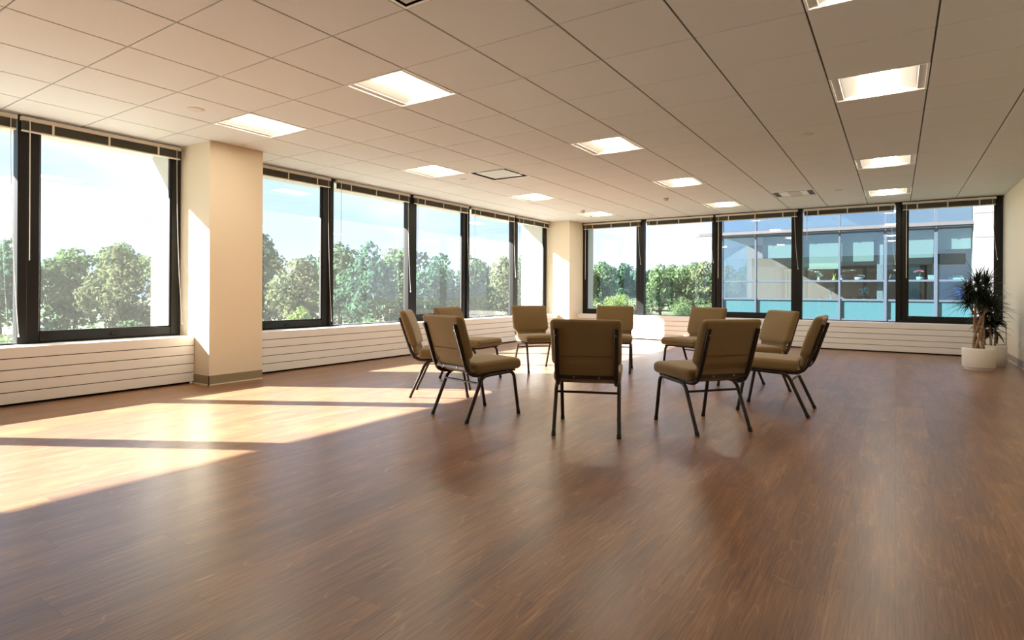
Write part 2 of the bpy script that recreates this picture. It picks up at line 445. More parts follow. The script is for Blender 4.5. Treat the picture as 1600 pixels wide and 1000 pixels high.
# columns
def column(name, x0, x1, y0, y1, label, base_faces):
    o = MB().box(x0, x1, y0, y1, 0, CEIL).build(name, 'cream_paint'); tag(o, label, kind='structure')
    b = MB(); l = MB()
    for f in base_faces:
        if f == 'front': b.box(x0, x1+.008, y0-.008, y0, 0.012, .10); l.box(x0, x1+.012, y0-.013, y0, 0, .012)
        if f == 'side': b.box(x1, x1+.008, y0-.008, y1, 0.012, .10); l.box(x1, x1+.012, y0-.013, y1, 0, .012)
    b.build('base', 'rubber_base', o); l.build('base_line', 'base_line', o)
    return o
column('wall_column', -6.56, COLX, 3.25, 3.85, 'square cream column between the left windows', ('front', 'side'))
column('wall_column', -6.56, COLX-.01, 11.16, 11.86, 'cream corner column where the two window walls meet', ('front', 'side'))
column('wall_column', -6.56, COLX, -4.40, -4.05, 'cream column behind the viewer', ('side',))
bb = MB().box(XR-.008, XR, YF, 11.52, .012, .10).build('baseboard_right', 'base_grey'); tag(bb, 'grey rubber base along the right wall', kind='structure')
MB().box(XR-.014, XR, YF, 11.52, 0, .012).build('base_line', 'base_line', bb)

# ------------------------------------------------------------------ windows
# every window is built along a wall: P(a, d, z) with a along the wall and d the depth behind the mullion face
def PL_(a0, a1, d0, d1, z0, z1): return (XL-d1, XL-d0, a0, a1, z0, z1)
def PB_(a0, a1, d0, d1, z0, z1): return (a0, a1, YB+d0, YB+d1, z0, z1)
wn_ = [0]
def window(side, a0, a1, sash, mull, label):
    """opening a0..a1 between mullion faces; mull = mullion (m0, m1) at the end of it or None"""
    P = PL_ if side == 'left' else PB_
    wn_[0] += 1
    fr = MB().box(*P(a0, a1, 0.0, .10, CEIL-.035, CEIL-.001)).box(*P(a0, a1, .02, .10, SILL-.02, SILL+.012))
    w = fr.build('window_%d' % wn_[0], 'black_frame'); tag(w, label, kind='structure')
    if mull:
        MB().box(*P(mull[0], mull[1], -.012, .10, SILL, CEIL-.001), ch=.004).build('mullion', 'black_frame', w)
    zb, zt = SILL+.012, CEIL-.035
    if sash:
        s = .098
        st = MB(); d0, d1 = .012, .075
        prof = [(a0, a0+s, zb, zt), (a1-s, a1, zb, zt)]
        for q in prof: MB().box(*P(q[0], q[1], d0, d1, q[2], q[3]), ch=.006).build('stile', 'black_frame', w)
        MB().box(*P(a0+s, a1-s, d0, d1, zb, zb+s-.01), ch=.006).build('bottom_rail', 'black_frame', w)
        MB().box(*P(a0+s, a1-s, d0, d1, zt-s+.03, zt), ch=.006).build('top_rail', 'black_frame', w)
        g = (a0+s, a1-s, zb+s-.01, zt-s+.03)
        bd = MB()          # glazing bead
        for q in ((g[0], g[0]+.012, g[2], g[3]), (g[1]-.012, g[1], g[2], g[3]), (g[0], g[1], g[2], g[2]+.012)):
            bd.box(*P(q[0], q[1], .03, .06, q[2], q[3]))
        bd.build('glazing_bead', 'gasket', w)
        MB().box(*P(g[0]-.005, g[1]+.005, .048, .054, g[2]-.005, g[3]+.005)).build('glass_pane', 'glass', w)
        lt = MB().box(*P((a0+a1)/2-.0, (a0+a1)/2+.09, -.005, .014, zb+.03, zb+.055), ch=.004)
        lt.build('latch', 'black_frame', w)
    else:
        MB().box(*P(a0-.005, a1+.005, .060, .066, zb-.004, zt+.004)).build('glass_pane', 'glass', w)
    return w

# left wall: mullion faces
LM = [(-4.05, -4.05), (-2.725, -2.655), (-1.205, -1.135), (.315, .385), (1.838, 1.908)]
LMf = [(5.215, 5.285), (6.755, 6.870), (8.262, 8.335), (9.775, 9.885)]
BM = [(-4.548, -4.472), (-3.064, -2.990), (-1.522, -1.445), (-0.014, 0.060)]
WL = [('left', -4.05, -2.725, True, (-2.725,-2.655), 'black-framed window behind the viewer nearest the rear wall'),
      ('left', -2.655, -1.205, False, (-1.205,-1.135), 'fixed black-framed window behind the viewer on the left wall'),
      ('left', -1.135, .315, True, (.315,.385), 'opening black-framed window beside the viewer on the left wall'),
      ('left', .385, 1.838, False, (1.838,1.908), 'sliver of a fixed window at the left edge of the picture'),
      ('left', 1.908, 3.25, True, None, 'large black-framed window just left of the square column'),
      ('left', 3.85, 5.215, True, (5.215,5.285), 'black-framed window partly hidden by the square column'),
      ('left', 5.285, 6.755, False, (6.755,6.870), 'fixed window with mirrored slats at its foot, left row'),
      ('left', 6.870, 8.262, True, (8.262,8.335), 'third window beyond the square column on the left wall'),
      ('left', 8.335, 9.775, False, (9.775,9.885), 'fourth window beyond the square column on the left wall'),
      ('left', 9.885, 11.16, True, None, 'narrow-looking window beside the corner column on the left wall'),
      ('back', -5.925, -4.548, True, (-4.548,-4.472), 'back window beside the corner column looking out on trees'),
      ('back', -4.472, -3.064, False, (-3.064,-2.990), 'fixed back window over trees and a bend of road'),
      ('back', -2.990, -1.522, True, (-1.522,-1.445), 'back window at the near end of the glass office building'),
      ('back', -1.445, -.014, False, (-.014,.060), 'fixed back window full of the glass office building'),
      ('back', .060, 1.39, True, None, 'back window at the right wall behind the potted plants')]
for q in WL: window(*q)

# ------------------------------------------------------------------ convector covers under the windows
def convector(side, a0, a1, label, joints):
    P = (lambda b0,b1,d0,d1,z0,z1: (FRX-d1, FRX-d0, b0, b1, z0, z1)) if side == 'left' else (lambda b0,b1,d0,d1,z0,z1: (b0, b1, FRY+d0, FRY+d1, z0, z1))
    if side == 'left': t = thing('convector_cover', label, 'radiator cover', (FRX-.14, (a0+a1)/2, 0))
    else: t = thing('convector_cover', label, 'radiator cover', ((a0+a1)/2, FRY+.14, 0))
    ix, iy = t.location.x, t.location.y
    def put(mb, name, m):
        mb.v = [(x-ix, y-iy, z) for x, y, z in mb.v]; return mb.build(name, m, t)
    zs = [.022, .117, .211, .306, .401, SILL]
    for k in range(5):
        put(MB().box(*P(a0, a1, 0, .018, zs[k]+(.0035 if k else 0), zs[k+1]-(.0035 if k < 4 else 0)), ch=.0025), 'slat', 'convector')
    put(MB().box(*P(a0+.004, a1-.004, .016, .03, .03, SILL-.02)), 'backing', 'dark_gap')
    put(MB().box(*P(a0, a1, .012, .285, SILL-.018, SILL+.001), ch=.003), 'top_shelf', 'sill')
    put(MB().box(*P(a0+.01, a1-.01, .05, .28, .0, .03)), 'kick_shade', 'dark_gap')  # near-black block in the open gap; shade under the cover put into its colour
    for f in (a0+.03, a1-.03, (a0+a1)/2):
        put(MB().box(*P(f-.012, f+.012, .004, .016, 0, .024)), 'foot', 'convector')
    return t
convector('left', -4.05, 3.247, 'white slatted radiator cover running left of the square column', ())
convector('left', 3.853, 11.16, 'white slatted radiator cover between the square column and the corner', ())
convector('back', -5.92, 1.392, 'white slatted radiator cover along the back window wall', ())

# ------------------------------------------------------------------ window blinds pulled up
def blind(side, a0, a1, label, wand='left', cordlen=1.2, rod=1.2):
    """raised mini blind: headrail, stack of slats, bottom rail, clips, wand and cord"""
    if side == 'left':
        t = thing('window_blind', label, 'blind', (XL+.045, (a0+a1)/2, 2.385), R(-90), 'blinds pulled up at the window heads')
        # local x runs along the wall (to -y), local y points out of the window
    else:
        t = thing('window_blind', label, 'blind', ((a0+a1)/2, YB-.045, 2.385), R(180), 'blinds pulled up at the window heads')
    h = (a1-a0)/2
    MB().box(-h, h, -.02, .02, .095, .131, ch=.003).build('headrail', 'blind_rail', t)
    st = MB()
    n = 13
    for k in range(n):
        z = .016+k*.0058; dy = .0025*math.sin(k*2.1)
        st.box(-h+.012, h-.012, -.0165+dy, .0165+dy, z, z+.0042)
    st.build('slat_stack', 'blind_slat', t)
    MB().box(-h+.008, h-.008, -.018, .018, 0, .013, ch=.003).build('bottom_rail', 'blind_rail', t)
    for x in (-h*.66, 0.0, h*.66):
        MB().box(x-.009, x+.009, .019, .0225, .006, .10, ch=.001).build('ladder_clip', 'blind_rail', t)
    s = 1 if wand == 'a0' else -1
    # along-wall sign: local +x is -y on the left wall and -x on the back wall, so a0 lies at local +x
    xw = s*(h-.06); xc = -s*(h-.05)
    MB().tube([(xw, .028, .10), (xw, .030, .06), (xw, .030, .06-rod)], .0042, 6).build('tilt_wand', 'cord', t)
    sw = 0.06*s
    cp = [(xc-sw*u**2, .026-.004*math.sin(u*3), .10-u*(cordlen)) for u in [k/10 for k in range(11)]]
    c = MB().tube(cp, .0026, 5).build('pull_cord', 'cord', t)
    e = cp[-1]
    MB().lathe([(0, .014), (.004, .012), (.007, -.016), (0, -.018)], e, 8).build('cord_tassel', 'cord', c)
    return t
BL = [('left', .40, 1.822, 'raised blind at the extreme left edge of the picture', 'a0', 1.9, 1.1),
      ('left', 1.845, 3.215, 'raised blind over the large window left of the square column', 'a0', 1.85, 1.2),
      ('left', 3.87, 5.195, 'raised blind partly hidden by the square column', 'a0', 1.9, 1.2),
      ('left', 5.30, 6.735, 'raised blind over the window with mirrored slats', 'a0', 1.5, 1.2),
      ('left', 6.84, 8.245, 'raised blind over the third window beyond the square column', 'a0', 1.2, 1.2),
      ('left', 8.35, 9.765, 'raised blind over the fourth window beyond the square column', 'a0', 1.2, 1.2),
      ('left', 9.85, 11.14, 'raised blind next to the corner column on the left wall', 'a0', 1.2, 1.2),
      ('back', -5.88, -4.53, 'raised blind next to the corner column on the back wall', 'a0', .9, 1.18),
      ('back', -4.40, -3.03, 'raised blind over the back window with the road', 'a0', 0.9, .9),
      ('back', -2.985, -1.515, 'raised blind over the middle back window', 'a0', 1.05, 1.18),
      ('back', -1.42, -.03, 'raised blind over the back window full of office building', 'a0', 1.0, .5),
      ('back', .075, 1.30, 'raised blind above the potted plants by the right wall', 'a0', .95, 1.2)]
for q in BL: blind(*q)

# ------------------------------------------------------------------ recessed ceiling lights
def make_light():
    t = thing('ceiling_light', 'x', 'ceiling light')
    h = T/2-.004
    f = MB()
    for q in ((-h,h,-h,-h+.014),(-h,h,h-.014,h),(-h,-h+.014,-h+.014,h-.014),(h-.014,h,-h+.014,h-.014)):
        f.box(*q, -.002, .012)
    f.build('trim_frame', 'light_white', t)
    o = h-.014
    # curved reflectors on both sides of the lens
    for s in (-1, 1):
        pr = [(s*(o-.045), .010), (s*(o-.05), .016)] + [(s*(.11+(o-.16)*(1-k/8)), .016+.026*math.sin(k/8*math.pi/2)) for k in range(0, 9)]
        m = MB()
        vs = [(x, -o, z) for x, z in pr]+[(x, o, z) for x, z in pr]; n = len(pr)
        m.add(vs, [((i, i+1, n+i+1, n+i) if s < 0 else (i+1, i, n+i, n+i+1)) for i in range(n-1)], True)
        m.build('reflector', 'reflector', t)
        MB().box(min(s*(o-.045), s*o), max(s*(o-.045), s*o), -o, o, .008, .014).build('side_flange', 'light_side', t)
    for s in (-1, 1):
        MB().box(-o, o, min(s*o, s*(o+.004)), max(s*o, s*(o+.004)), .0, .055).build('end_plate', 'light_white', t)
    pr = [(.11*math.cos(k/10*math.pi), .042-.034*math.sin(k/10*math.pi)) for k in range(11)]
    n = len(pr); m = MB()
    m.add([(x, -o, z) for x, z in pr]+[(x, o, z) for x, z in pr], [(i, i+1, n+i+1, n+i) for i in range(n-1)], True)
    m.build('lens', 'lens', t)
    MB().box(-o-.004, o+.004, -o-.004, o+.004, .055, .062).build('housing', 'light_white', t)
    return t
LL = {(-8,-1): 'recessed square ceiling light above the square column', (-5,-1): 'large recessed ceiling light left of the picture centre, nearest on that side',
      (0,-1): 'recessed ceiling light cut off by the top edge of the picture', (0,2): 'large recessed ceiling light at upper right, nearest whole one there',
      (-8,3): 'recessed ceiling light left of the square air vent', (-4,3): 'recessed ceiling light in mid ceiling right of the square air vent',
      (-8,7): 'recessed ceiling light just beyond the square air vent near left windows', (-4,7): 'recessed ceiling light above the road window, middle row second back',
      (0,7): 'recessed ceiling light in the right row, second whole one back', (-8,11): 'farthest recessed ceiling light, in front of the corner column',
      (-4,11): 'farthest recessed ceiling light of the middle row by the back windows', (0,11): 'farthest recessed ceiling light of the right row, by the back blinds'}
proto = make_light()
for k, (i, j) in enumerate(LIGHTS):
    o = proto if k == 0 else copy_tree(proto)
    o.location = (OX+(i+.5)*T, OY+(j+.5)*T, CEIL)
    tag(o, LL[(i, j)], 'ceiling light', 'recessed square ceiling lights')

# ------------------------------------------------------------------ air vents
def vent(i, j, label, slot, rim=.075):
    t = thing('air_vent', label, 'air vent', (OX+(i+.5)*T, OY+(j+.5)*T, CEIL))
    h = T/2-.005
    if not slot:
        f = MB()
        for q in ((-h,h,-h,-h+.02),(-h,h,h-.02,h),(-h,-h+.02,-h+.02,h-.02),(h-.02,h,-h+.02,h-.02)): f.box(*q, -.002, .01)
        f.build('frame', 'light_white', t)
        MB().box(-h+.02, h-.02, -h+.02, h-.02, .07, .075).build('duct', 'vent_dark', t)
        w = MB()
        for q in ((-h+.016,h-.016,-h+.016,-h+.02),(-h+.016,h-.016,h-.02,h-.016),(-h+.016,-h+.02,-h+.02,h-.02),(h-.02,h-.016,-h+.02,h-.02)): w.box(*q, .0, .072)
        w.build('collar', 'vent_dark', t)
        MB().box(-h+rim, h-rim, -h+rim, h-rim, .002, .008, ch=.002).build('plaque', 'vent_metal' if rim > .05 else 'light_side', t)
        for a in ((-.2,-.2),(.2,-.2),(-.2,.2),(.2,.2)):
            MB().box(a[0]-.006, a[0]+.006, a[1]-.006, a[1]+.006, .008, .07).build('hanger', 'vent_metal', t)
    else:
        MB().box(-h, h, -h, h, .0, .008, ch=.002).build('face_plate', 'light_white', t)
        for x0, x1, m in ((-h+.03, -h+.10, 'vent_dark'), (-.07, .10, 'light_side'), (h-.10, h-.03, 'vent_dark')):
            MB().box(x0, x1, -.20, .20, -.004, .002, ch=.001).build('louvre', m, t)
        e = MB()
        for x in (-h+.02, h-.02): e.box(x-.003, x+.003, -.25, .25, -.003, .001)
        for y in (-.25, .25): e.box(-h+.02, h-.02, y-.003, y+.003, -.003, .001)
        e.build('edge_line', 'vent_dark', t)
    return t
vent(-7, 4, 'square ceiling air vent with a pale plaque and dark rim', False)
vent(-2, 10, 'flat ceiling air vent with dark end louvres near the back windows', True)
vent(-3, -3, 'air vent with dark rim cut off at the top edge of the picture', False, .036)

def disc(i, j, label, drop, r, name='ceiling_sensor'):
    t = thing(name, label, 'sensor', (OX+(i+.5)*T, OY+(j+.5)*T, CEIL))
    MB().lathe([(0, -.006), (r*.9, -.006), (r, -.002), (r, 0.0), (0, 0.0)], seg=24).build('cover_plate', 'detector', t)
    if drop: MB().lathe([(0, -.045), (.028, -.045), (.034, -.035), (.036, -.006), (0, -.006)], seg=20).build('sensor_head', 'detector', t)
    return t
disc(-8, -2, 'round flush cover plate on a tile above the left windows', False, .065)
disc(-1, 4, 'round flush cover plate on a dark tile right of centre', False, .055)
disc(-5, 9, 'small domed sensor sticking down from the middle of the ceiling', True, .05)
disc(-8, 4, 'small flush cover plate between a ceiling light and the square vent', False, .045)
disc(-8, 10, 'small sensor above the far end of the left windows', True, .04)
disc(-1, 10, 'flush cover plate beside the flat air vent near the back windows', False, .055)

# ------------------------------------------------------------------ chairs
def make_chair():
    """origin on the floor in the middle of the four feet; the chair faces +y"""
    t = thing('padded_chair', 'x', 'chair')
    # seat cushion
    def seat_fn(p):
        x, y, z = p
        ny = (y+.235)/.47
        k = 1-.035*max(0, 1-ny)*1.0
        z2 = z + (.012*(1-(x/.245)**2)*(1-((y)/.25)**2) if z > 0 else 0)
        z2 += .012*(ny-.5)
        if z > 0 and y > .17: z2 -= (y-.17)**2*2.2
        return Vector((x*k, y, z2))
    s = MB().rbox((.243, .235, .044), .032, seat_fn, 8, 4)
    s.v = [(x, y+.045, z+.408) for x, y, z in s.v]
    seat = s.build('seat', 'fabric', t)
    sp = MB().box(-.205, .205, -.15, .24, .352, .364).build('seat_pan', 'rubber', t)
    # backrest: centre line leans back, upper part wider than the foot
    ZB, ZT = .385, .805
    def back_pos(u, zc):
        """u = local height 0..1 -> y of the centre line"""
        return -.215 - .005*u - .125*max(0, u)**1.25
    H = (ZT-ZB)/2
    def back_fn(p):
        x, y, z = p
        u = (z+H)/(2*H)
        w = .200 + .036*min(1, max(0, (u-.20)/.10)) + .004*u
        th = .52 + .48*min(1, max(0, (u-.19)/.07))
        if u > .7: th *= 1 - .16*(u-.7)/.3
        yy = y*th
        if y > 0 and u > .25: yy += .014*math.sin(min(1, (u-.25)/.7)*math.pi)*(1-(x/.24)**2)
        if abs(u-.205) < .035 and y > 0: yy -= .010*(1-abs(u-.205)/.035)
        return Vector((x/.24*w, back_pos(u, z)+yy, ZB+u*2*H))
    b = MB().rbox((.24, .038, H), .029, back_fn, 24, 4)
    back = b.build('backrest', 'fabric', t)
    # seams on the front and on the rear of the back
    def seam(u, side, wx):
        pts = []
        for k in range(13):
            x = -wx+2*wx*k/12
            p = back_fn(Vector((x, side*.038, (u*2-1)*H))); pts.append((p.x, p.y+side*.0012, p.z))
        return pts
    MB().tube(seam(.205, 1, .205), .0036, 6).build('front_seam', 'fabric_seam', back)
    MB().tube(seam(.40, -1, .175), .0024, 6).build('rear_seam', 'fabric_seam', back)
    # frame: an upside-down U each side (two legs and a rail), an upright for the back
    r = .0135; zr = .343
    for sx in (-1, 1):
        x = sx*.2185
        full = bend([(x*.985, .265, .012), (x, .205, zr+.012), (x, -.115, zr-.004), (x*1.015, -.265, .012)], .055, 6)
        # split the U into front leg, rail and rear leg
        i1 = 7; i2 = len(full)-8
        fl_ = MB().tube(full[:i1+1], r, 10).build('leg', 'chair_metal', t)
        MB().tube(full[i1:i2+1], r, 10).build('side_rail', 'chair_metal', t)
        rl_ = MB().tube(full[i2:], r, 10).build('leg', 'chair_metal', t)
        for lg, p, q in ((fl_, full[0], full[1]), (rl_, full[-1], full[-2])):
            d = (Vector(p)-Vector(q)).normalized(); p = Vector(p)
            MB().tube([p-d*.016, p+d*.012], .0152, 10).build('foot_cap', 'rubber', lg)
        xu = sx*.200
        up = bend([(xu, -.366, .742), (xu, -.256, .405), (xu, -.205, .350), (xu, -.02, .350)], .05, 6)
        u_ = MB().tube(up, .0165, 10).build('upright', 'chair_metal', t)
        MB().tube([Vector(up[0])+Vector((0,.005,-.040)), Vector(up[0])+Vector((0,-.0065,-.043))], .005, 8).build('bolt', 'screw', u_)
    MB().tube([(-.2225, -.147, .285), (.2225, -.147, .285)], .0085, 8).build('stretcher', 'chair_metal', t)
    bar = MB().box(-.195, .195, -.256, -.248, .392, .418, ch=.002).build('back_bar', 'chair_metal', t)
    for x in (-.085, .085):
        MB().tube([(x, -.255, .405), (x, -.261, .405)], .005, 8).build('bolt', 'screw', bar)
    return t
CHAIRS = [('A', -3.66, 4.28, 35.2, 'tan padded chair at far left of the circle, seen side-on facing right'),
          ('B', -2.82, 3.73, 75.6, 'tan padded chair with sunlit pale back, nearest on the left of the circle'),
          ('C', -4.05, 5.25, 2.5, 'tan padded chair half hidden behind the pale-backed chair, nearest the left windows'),
          ('D', -3.766, 6.257, -37.9, 'tan padded chair facing us with a sunlit white seat corner, before the left windows'),
          ('E', -1.86, 3.81, 112.5, 'tan padded chair in the foreground centre, seen straight from behind'),
          ('F', -2.97, 6.78, -70.0, 'tan padded chair facing us, half hidden behind the foreground centre chair'),
          ('G', -2.02, 6.90, -110.0, 'tan padded chair at the back facing left, behind the right foreground chair'),
          ('H', -1.21, 4.37, 141.5, 'tan padded chair in the right foreground seen from behind, turned left'),
          ('I', -1.23, 6.345, -137.0, 'tan padded chair facing us between the right foreground and rightmost chairs'),
          ('J', -.845, 5.33, 180.0, 'rightmost tan padded chair, seen side-on facing left')]
pc = make_chair()
for k, (n_, x, y, a, lab) in enumerate(CHAIRS):
    o = pc if k == 0 else copy_tree(pc)
    o.location = (x, y, 0); o.rotation_euler = (0, 0, R(a-90))
    tag(o, lab, 'chair', 'padded chairs set in a circle')

# ------------------------------------------------------------------ potted plants
def pot(t):
    p = MB().lathe([(0, .0), (.150, .0), (.155, .004), (.155, .030), (.158, .034)], seg=40).build('foot_ring', 'pot', t)
    MB().lathe([(.15, .034), (.168, .036), (.174, .044), (.176, .270), (.174, .282), (.165, .286), (.158, .280), (.156, .235), (0, .235)], seg=48).build('pot', 'pot', t)
    MB().lathe([(.158, .244), (.10, .252), (0, .258)], seg=32).build('soil', 'soil', t)
def blade(m, base, d, length, width, droop, rnd):
    """one narrow curved leaf with a keel"""
    d = d.normalized(); side = d.cross(Vector((0,0,1)))
    if side.length < .05: side = Vector((1,0,0))
    side.normalize(); vs = []; n = 5
    for k in range(n+1):
        u = k/n
        p = base + d*length*u + Vector((0,0,-droop*length*u*u))
        w = width*(1-u)**.7*(.55+.45*min(1, u*6)) if k < n else 0.0
        up = Vector((0,0,1))*w*.25
        vs += [p-side*w+up, p-up*.4, p+side*w+up]
    fs = []
    for k in range(n):
        a = k*3; fs += [(a, a+1, a+4, a+3), (a+1, a+2, a+5, a+4)]
    m.add(vs, fs, True)
rp = random.Random(3)
# braided dracaena in the nearer pot
t = thing('potted_dracaena', 'spiky potted plant with braided bare trunks in the nearer white pot', 'plant', (.893, 9.63, 0))
pot(t)
heads = []
for k in range(5):
    ph = k*2*math.pi/5
    pts = []
    for q in range(15):
        u = q/14; rad = .052*(1-.25*u)+(.07*max(0, u-.72)/.28)
        a = ph+u*3.4
        pts.append((rad*math.cos(a), rad*math.sin(a)*.9, .24+u*(.63+.05*math.sin(k*2.2))))
    MB().tube(pts, [.017-.005*q/14 for q in range(15)], 8).build('trunk', 'cane', t)
    heads.append(Vector(pts[-1]))
extra = [Vector((-.10, 0, 1.02)), Vector((.07, .03, 1.08)), Vector((-.02, -.05, 1.14))]
for e in extra:
    h0 = min(heads[:5], key=lambda q: (q-e).length)
    MB().tube([h0, h0*.5+e*.5+Vector((0,0,.01)), e], .011, 7).build('trunk', 'cane', t)
for h in heads+extra:
    m = MB(); out = Vector((h.x, h.y, 0))*1.2
    for k in range(96):
        a = rp.uniform(0, 2*math.pi); el = rp.uniform(-.35, 1.35)
        d = Vector((math.cos(a)*math.cos(el), math.sin(a)*math.cos(el), math.sin(el)))+out
        blade(m, h+Vector((0,0,rp.uniform(-.05, .05))), d, rp.uniform(.20, .37), rp.uniform(.007, .011), rp.uniform(.05, .45), rp)
    tag(m.build('leaf_tuft', 'leaf_edge', t), kind='stuff')
# leafy cane plant in the pot behind
t = thing('potted_cane_plant', 'dark broad-leaved potted plant behind the spiky one, in the corner', 'plant', (1.085, 10.30, 0))
pot(t)
for k, (x, y, h, lean) in enumerate(((-.06, .02, 1.02, -.03), (.0, -.03, .86, -.02), (.05, .05, .95, .02))):
    top = Vector((x+lean*1.4, y, h))
    MB().tube([(x, y, .24), (x+lean*.4, y, .5), (x+lean, y, h-.2), top], [.013, .012, .011, .008], 8).build('cane', 'cane', t)
    m = MB()
    for q in range(74):
        u = rp.uniform(.30, 1.03)
        p = Vector((x, y, .24)).lerp(top, u); p.z = max(p.z, .46)
        a = rp.uniform(0, 2*math.pi); el = rp.uniform(-.5, .9)
        d = Vector((math.cos(a)*math.cos(el)-.25, math.sin(a)*math.cos(el)-.15, math.sin(el)))
        L_ = rp.uniform(.14, .24)
        if p.x+d.normalized().x*L_ > .26: d.x = -abs(d.x)
        blade(m, p, d, L_, rp.uniform(.020, .031), rp.uniform(.2, .6), rp)
    tag(m.build('leaf_cluster', 'leaf_dark', t), kind='stuff')

# ------------------------------------------------------------------ wall outlet
t = thing('wall_outlet', 'small pale outlet plate low on the right wall', 'outlet', (XR, 10.45, .30))
MB().box(-.006, 0, -.036, .036, -.058, .058, ch=.002).build('cover_plate', 'plate', t)
for z in (-.022, .022):
    MB().box(-.008, -.005, -.017, .017, z-.014, z+.014, ch=.001).build('socket', 'plate', t)

# ------------------------------------------------------------------ outside: ground
GZ = -4.6
ground = MB().box(-400, 300, -250, 400, GZ-1, GZ).build('ground', 'lawn'); tag(ground, 'green lawn far below the windows', kind='structure')
rd = MB()
def pol(phi, d):
    """point at an angle right of the view axis and a distance along the ground"""
    a = 0.58647 - R(phi); return Vector((-math.sin(a)*d, math.cos(a)*d, 0))
pts = [(2, 118), (8, 112), (12, 108), (15.5, 104), (19, 101), (24, 99), (30, 99)]
L0 = [pol(p, d-7) for p, d in pts]; L1 = [pol(p, d+8) for p, d in pts]
n = len(pts)
rd.add([(p.x, p.y, GZ+.03) for p in L0]+[(p.x, p.y, GZ+.03) for p in L1]+[(p.x, p.y, GZ-.1) for p in L0]+[(p.x, p.y, GZ-.1) for p in L1],
       [(i, i+1, n+i+1, n+i) for i in range(n-1)]+[(2*n+i+1, 2*n+i, i, i+1)[::-1] for i in range(n-1)]+[(n+i, n+i+1, 3*n+i+1, 3*n+i) for i in range(n-1)])
tag(rd.build('road', 'asphalt'), 'grey bend of road beyond the back windows', kind='structure')

# ------------------------------------------------------------------ outside: trees
def tree_meshes(seed, kind, leafmat, nleaf=2600):
    """crown and trunk in a unit tree: height 1, half width about 0.4"""
    q = random.Random(seed); blobs = []
    if kind == 'round':
        for k in range(17):
            a = q.uniform(0, 6.28); rr = q.uniform(.05, .27); z = q.uniform(.16, .84)
            rr *= 1-.55*max(0, z-.5)/.4
            blobs.append((Vector((rr*math.cos(a), rr*math.sin(a), z)), q.uniform(.10, .17)))
        blobs.append((Vector((0, 0, .88)), .11))
    elif kind == 'tall':
        for k in range(18):
            a = q.uniform(0, 6.28); rr = q.uniform(.02, .19); z = q.uniform(.14, .90)
            blobs.append((Vector((rr*math.cos(a), rr*math.sin(a), z)), q.uniform(.07, .13)))
        blobs.append((Vector((0, 0, .92)), .075))
    elif kind == 'bush':
        for k in range(14):
            a = q.uniform(0, 6.28); rr = q.uniform(.05, .42); z = q.uniform(.15, .72)
            blobs.append((Vector((rr*math.cos(a), rr*math.sin(a), z)), q.uniform(.16, .25)))
    m = MB()
    tot = sum(r*r for c, r in blobs)
    for c, r in blobs:
        for k in range(int(nleaf*r*r/tot)):
            d = Vector((q.gauss(0, 1), q.gauss(0, 1), q.gauss(0, 1)+.25)).normalized()
            p = c+d*r*q.uniform(.72, 1.06)
            nrm = (d+Vector((q.gauss(0,.5), q.gauss(0,.5), q.gauss(0,.5)))).normalized()
            a = nrm.orthogonal().normalized(); b = nrm.cross(a)
            w = q.uniform(.013, .026); an = q.uniform(0, 6.28)
            a, b = a*math.cos(an)+b*math.sin(an), b*math.cos(an)-a*math.sin(an)
            m.add([p-a*w*1.3, p+b*w*.8+nrm*w*.2, p+a*w*1.3, p-b*w*.8+nrm*w*.2], [(0, 1, 2, 3)])
    crown = m.mesh('crown', leafmat)
    tr = MB().tube([(0,0,-.02), (.01,.0,.2), (-.01,.01,.45), (.0,0,.75)], [.028, .022, .016, .006], 7)
    for k in range(5):
        a = k*1.3; z = .25+.09*k
        tr.tube([(0,0,z), (.10*math.cos(a), .10*math.sin(a), z+.08), (.2*math.cos(a), .2*math.sin(a), z+.13)], [.012, .008, .003], 5)
    return crown, tr.mesh('trunk', 'bark')
PROT = {'mid': tree_meshes(1, 'round', 'foliage_mid'), 'deep': tree_meshes(2, 'round', 'foliage_deep'), 'olive': tree_meshes(5, 'round', 'foliage_olive'),
        'tall': tree_meshes(3, 'tall', 'foliage_deep'), 'lime': tree_meshes(4, 'round', 'foliage_lime'), 'bush': tree_meshes(6, 'bush', 'foliage_lime', 2200),
        'bushd': tree_meshes(8, 'bush', 'foliage_mid', 2200)}
def tree(name, key, phi, d, h, w, label, group=None, cat='tree'):
    p = pol(phi, d)
    t = thing(name, label, cat, (p.x, p.y, GZ), random.uniform(0, 6.28), group)
    t.scale = (h*w, h*w, h)
    link('crown', PROT[key][0], t); link('trunk', PROT[key][1], t)
    return t
rt = random.Random(11)
WIN = [(-60, 'just outside the left edge of the picture'), (8, 'through the window sliver at far left'), (110, 'at left in the large left window'), (210, 'at right in the large left window'),
       (455, 'through the window touching the column'), (575, 'through the mirrored-slat window'), (683, 'through the third window past the column'),
       (765, 'through the fourth window past the column'), (827, 'through the narrow window by the corner'), (955, 'through the first back window'),
       (1030, 'at left in the road window'), (1085, 'at right in the road window'), (1180, 'behind the office building')]
LOOK = {'mid': 'mid-green', 'deep': 'deep green', 'olive': 'olive green', 'tall': 'slim dark green', 'lime': 'lime green', 'bush': 'yellow-green', 'bushd': 'mid-green'}
plan = []
def plant(name, row, key, phi, d, h, w, group, cat): plan.append([name, row, key, phi, d, h, w, group, cat])
phi = -52.0
while phi < 1.0:
    d = rt.uniform(56, 70)
    h = rt.uniform(9.0, 10.6) * d/62 * (1.05 if -17 < phi < -3 else 0.97)
    key = rt.choice(['mid', 'mid', 'deep', 'deep', 'olive', 'tall'])
    if key == 'tall': h *= 1.05
    plant('woodland_tree', 'front-row', key, phi, d, h, rt.uniform(.85, 1.1), 'woodland trees beyond the left windows', 'tree')
    phi += rt.uniform(2.8, 4.0)
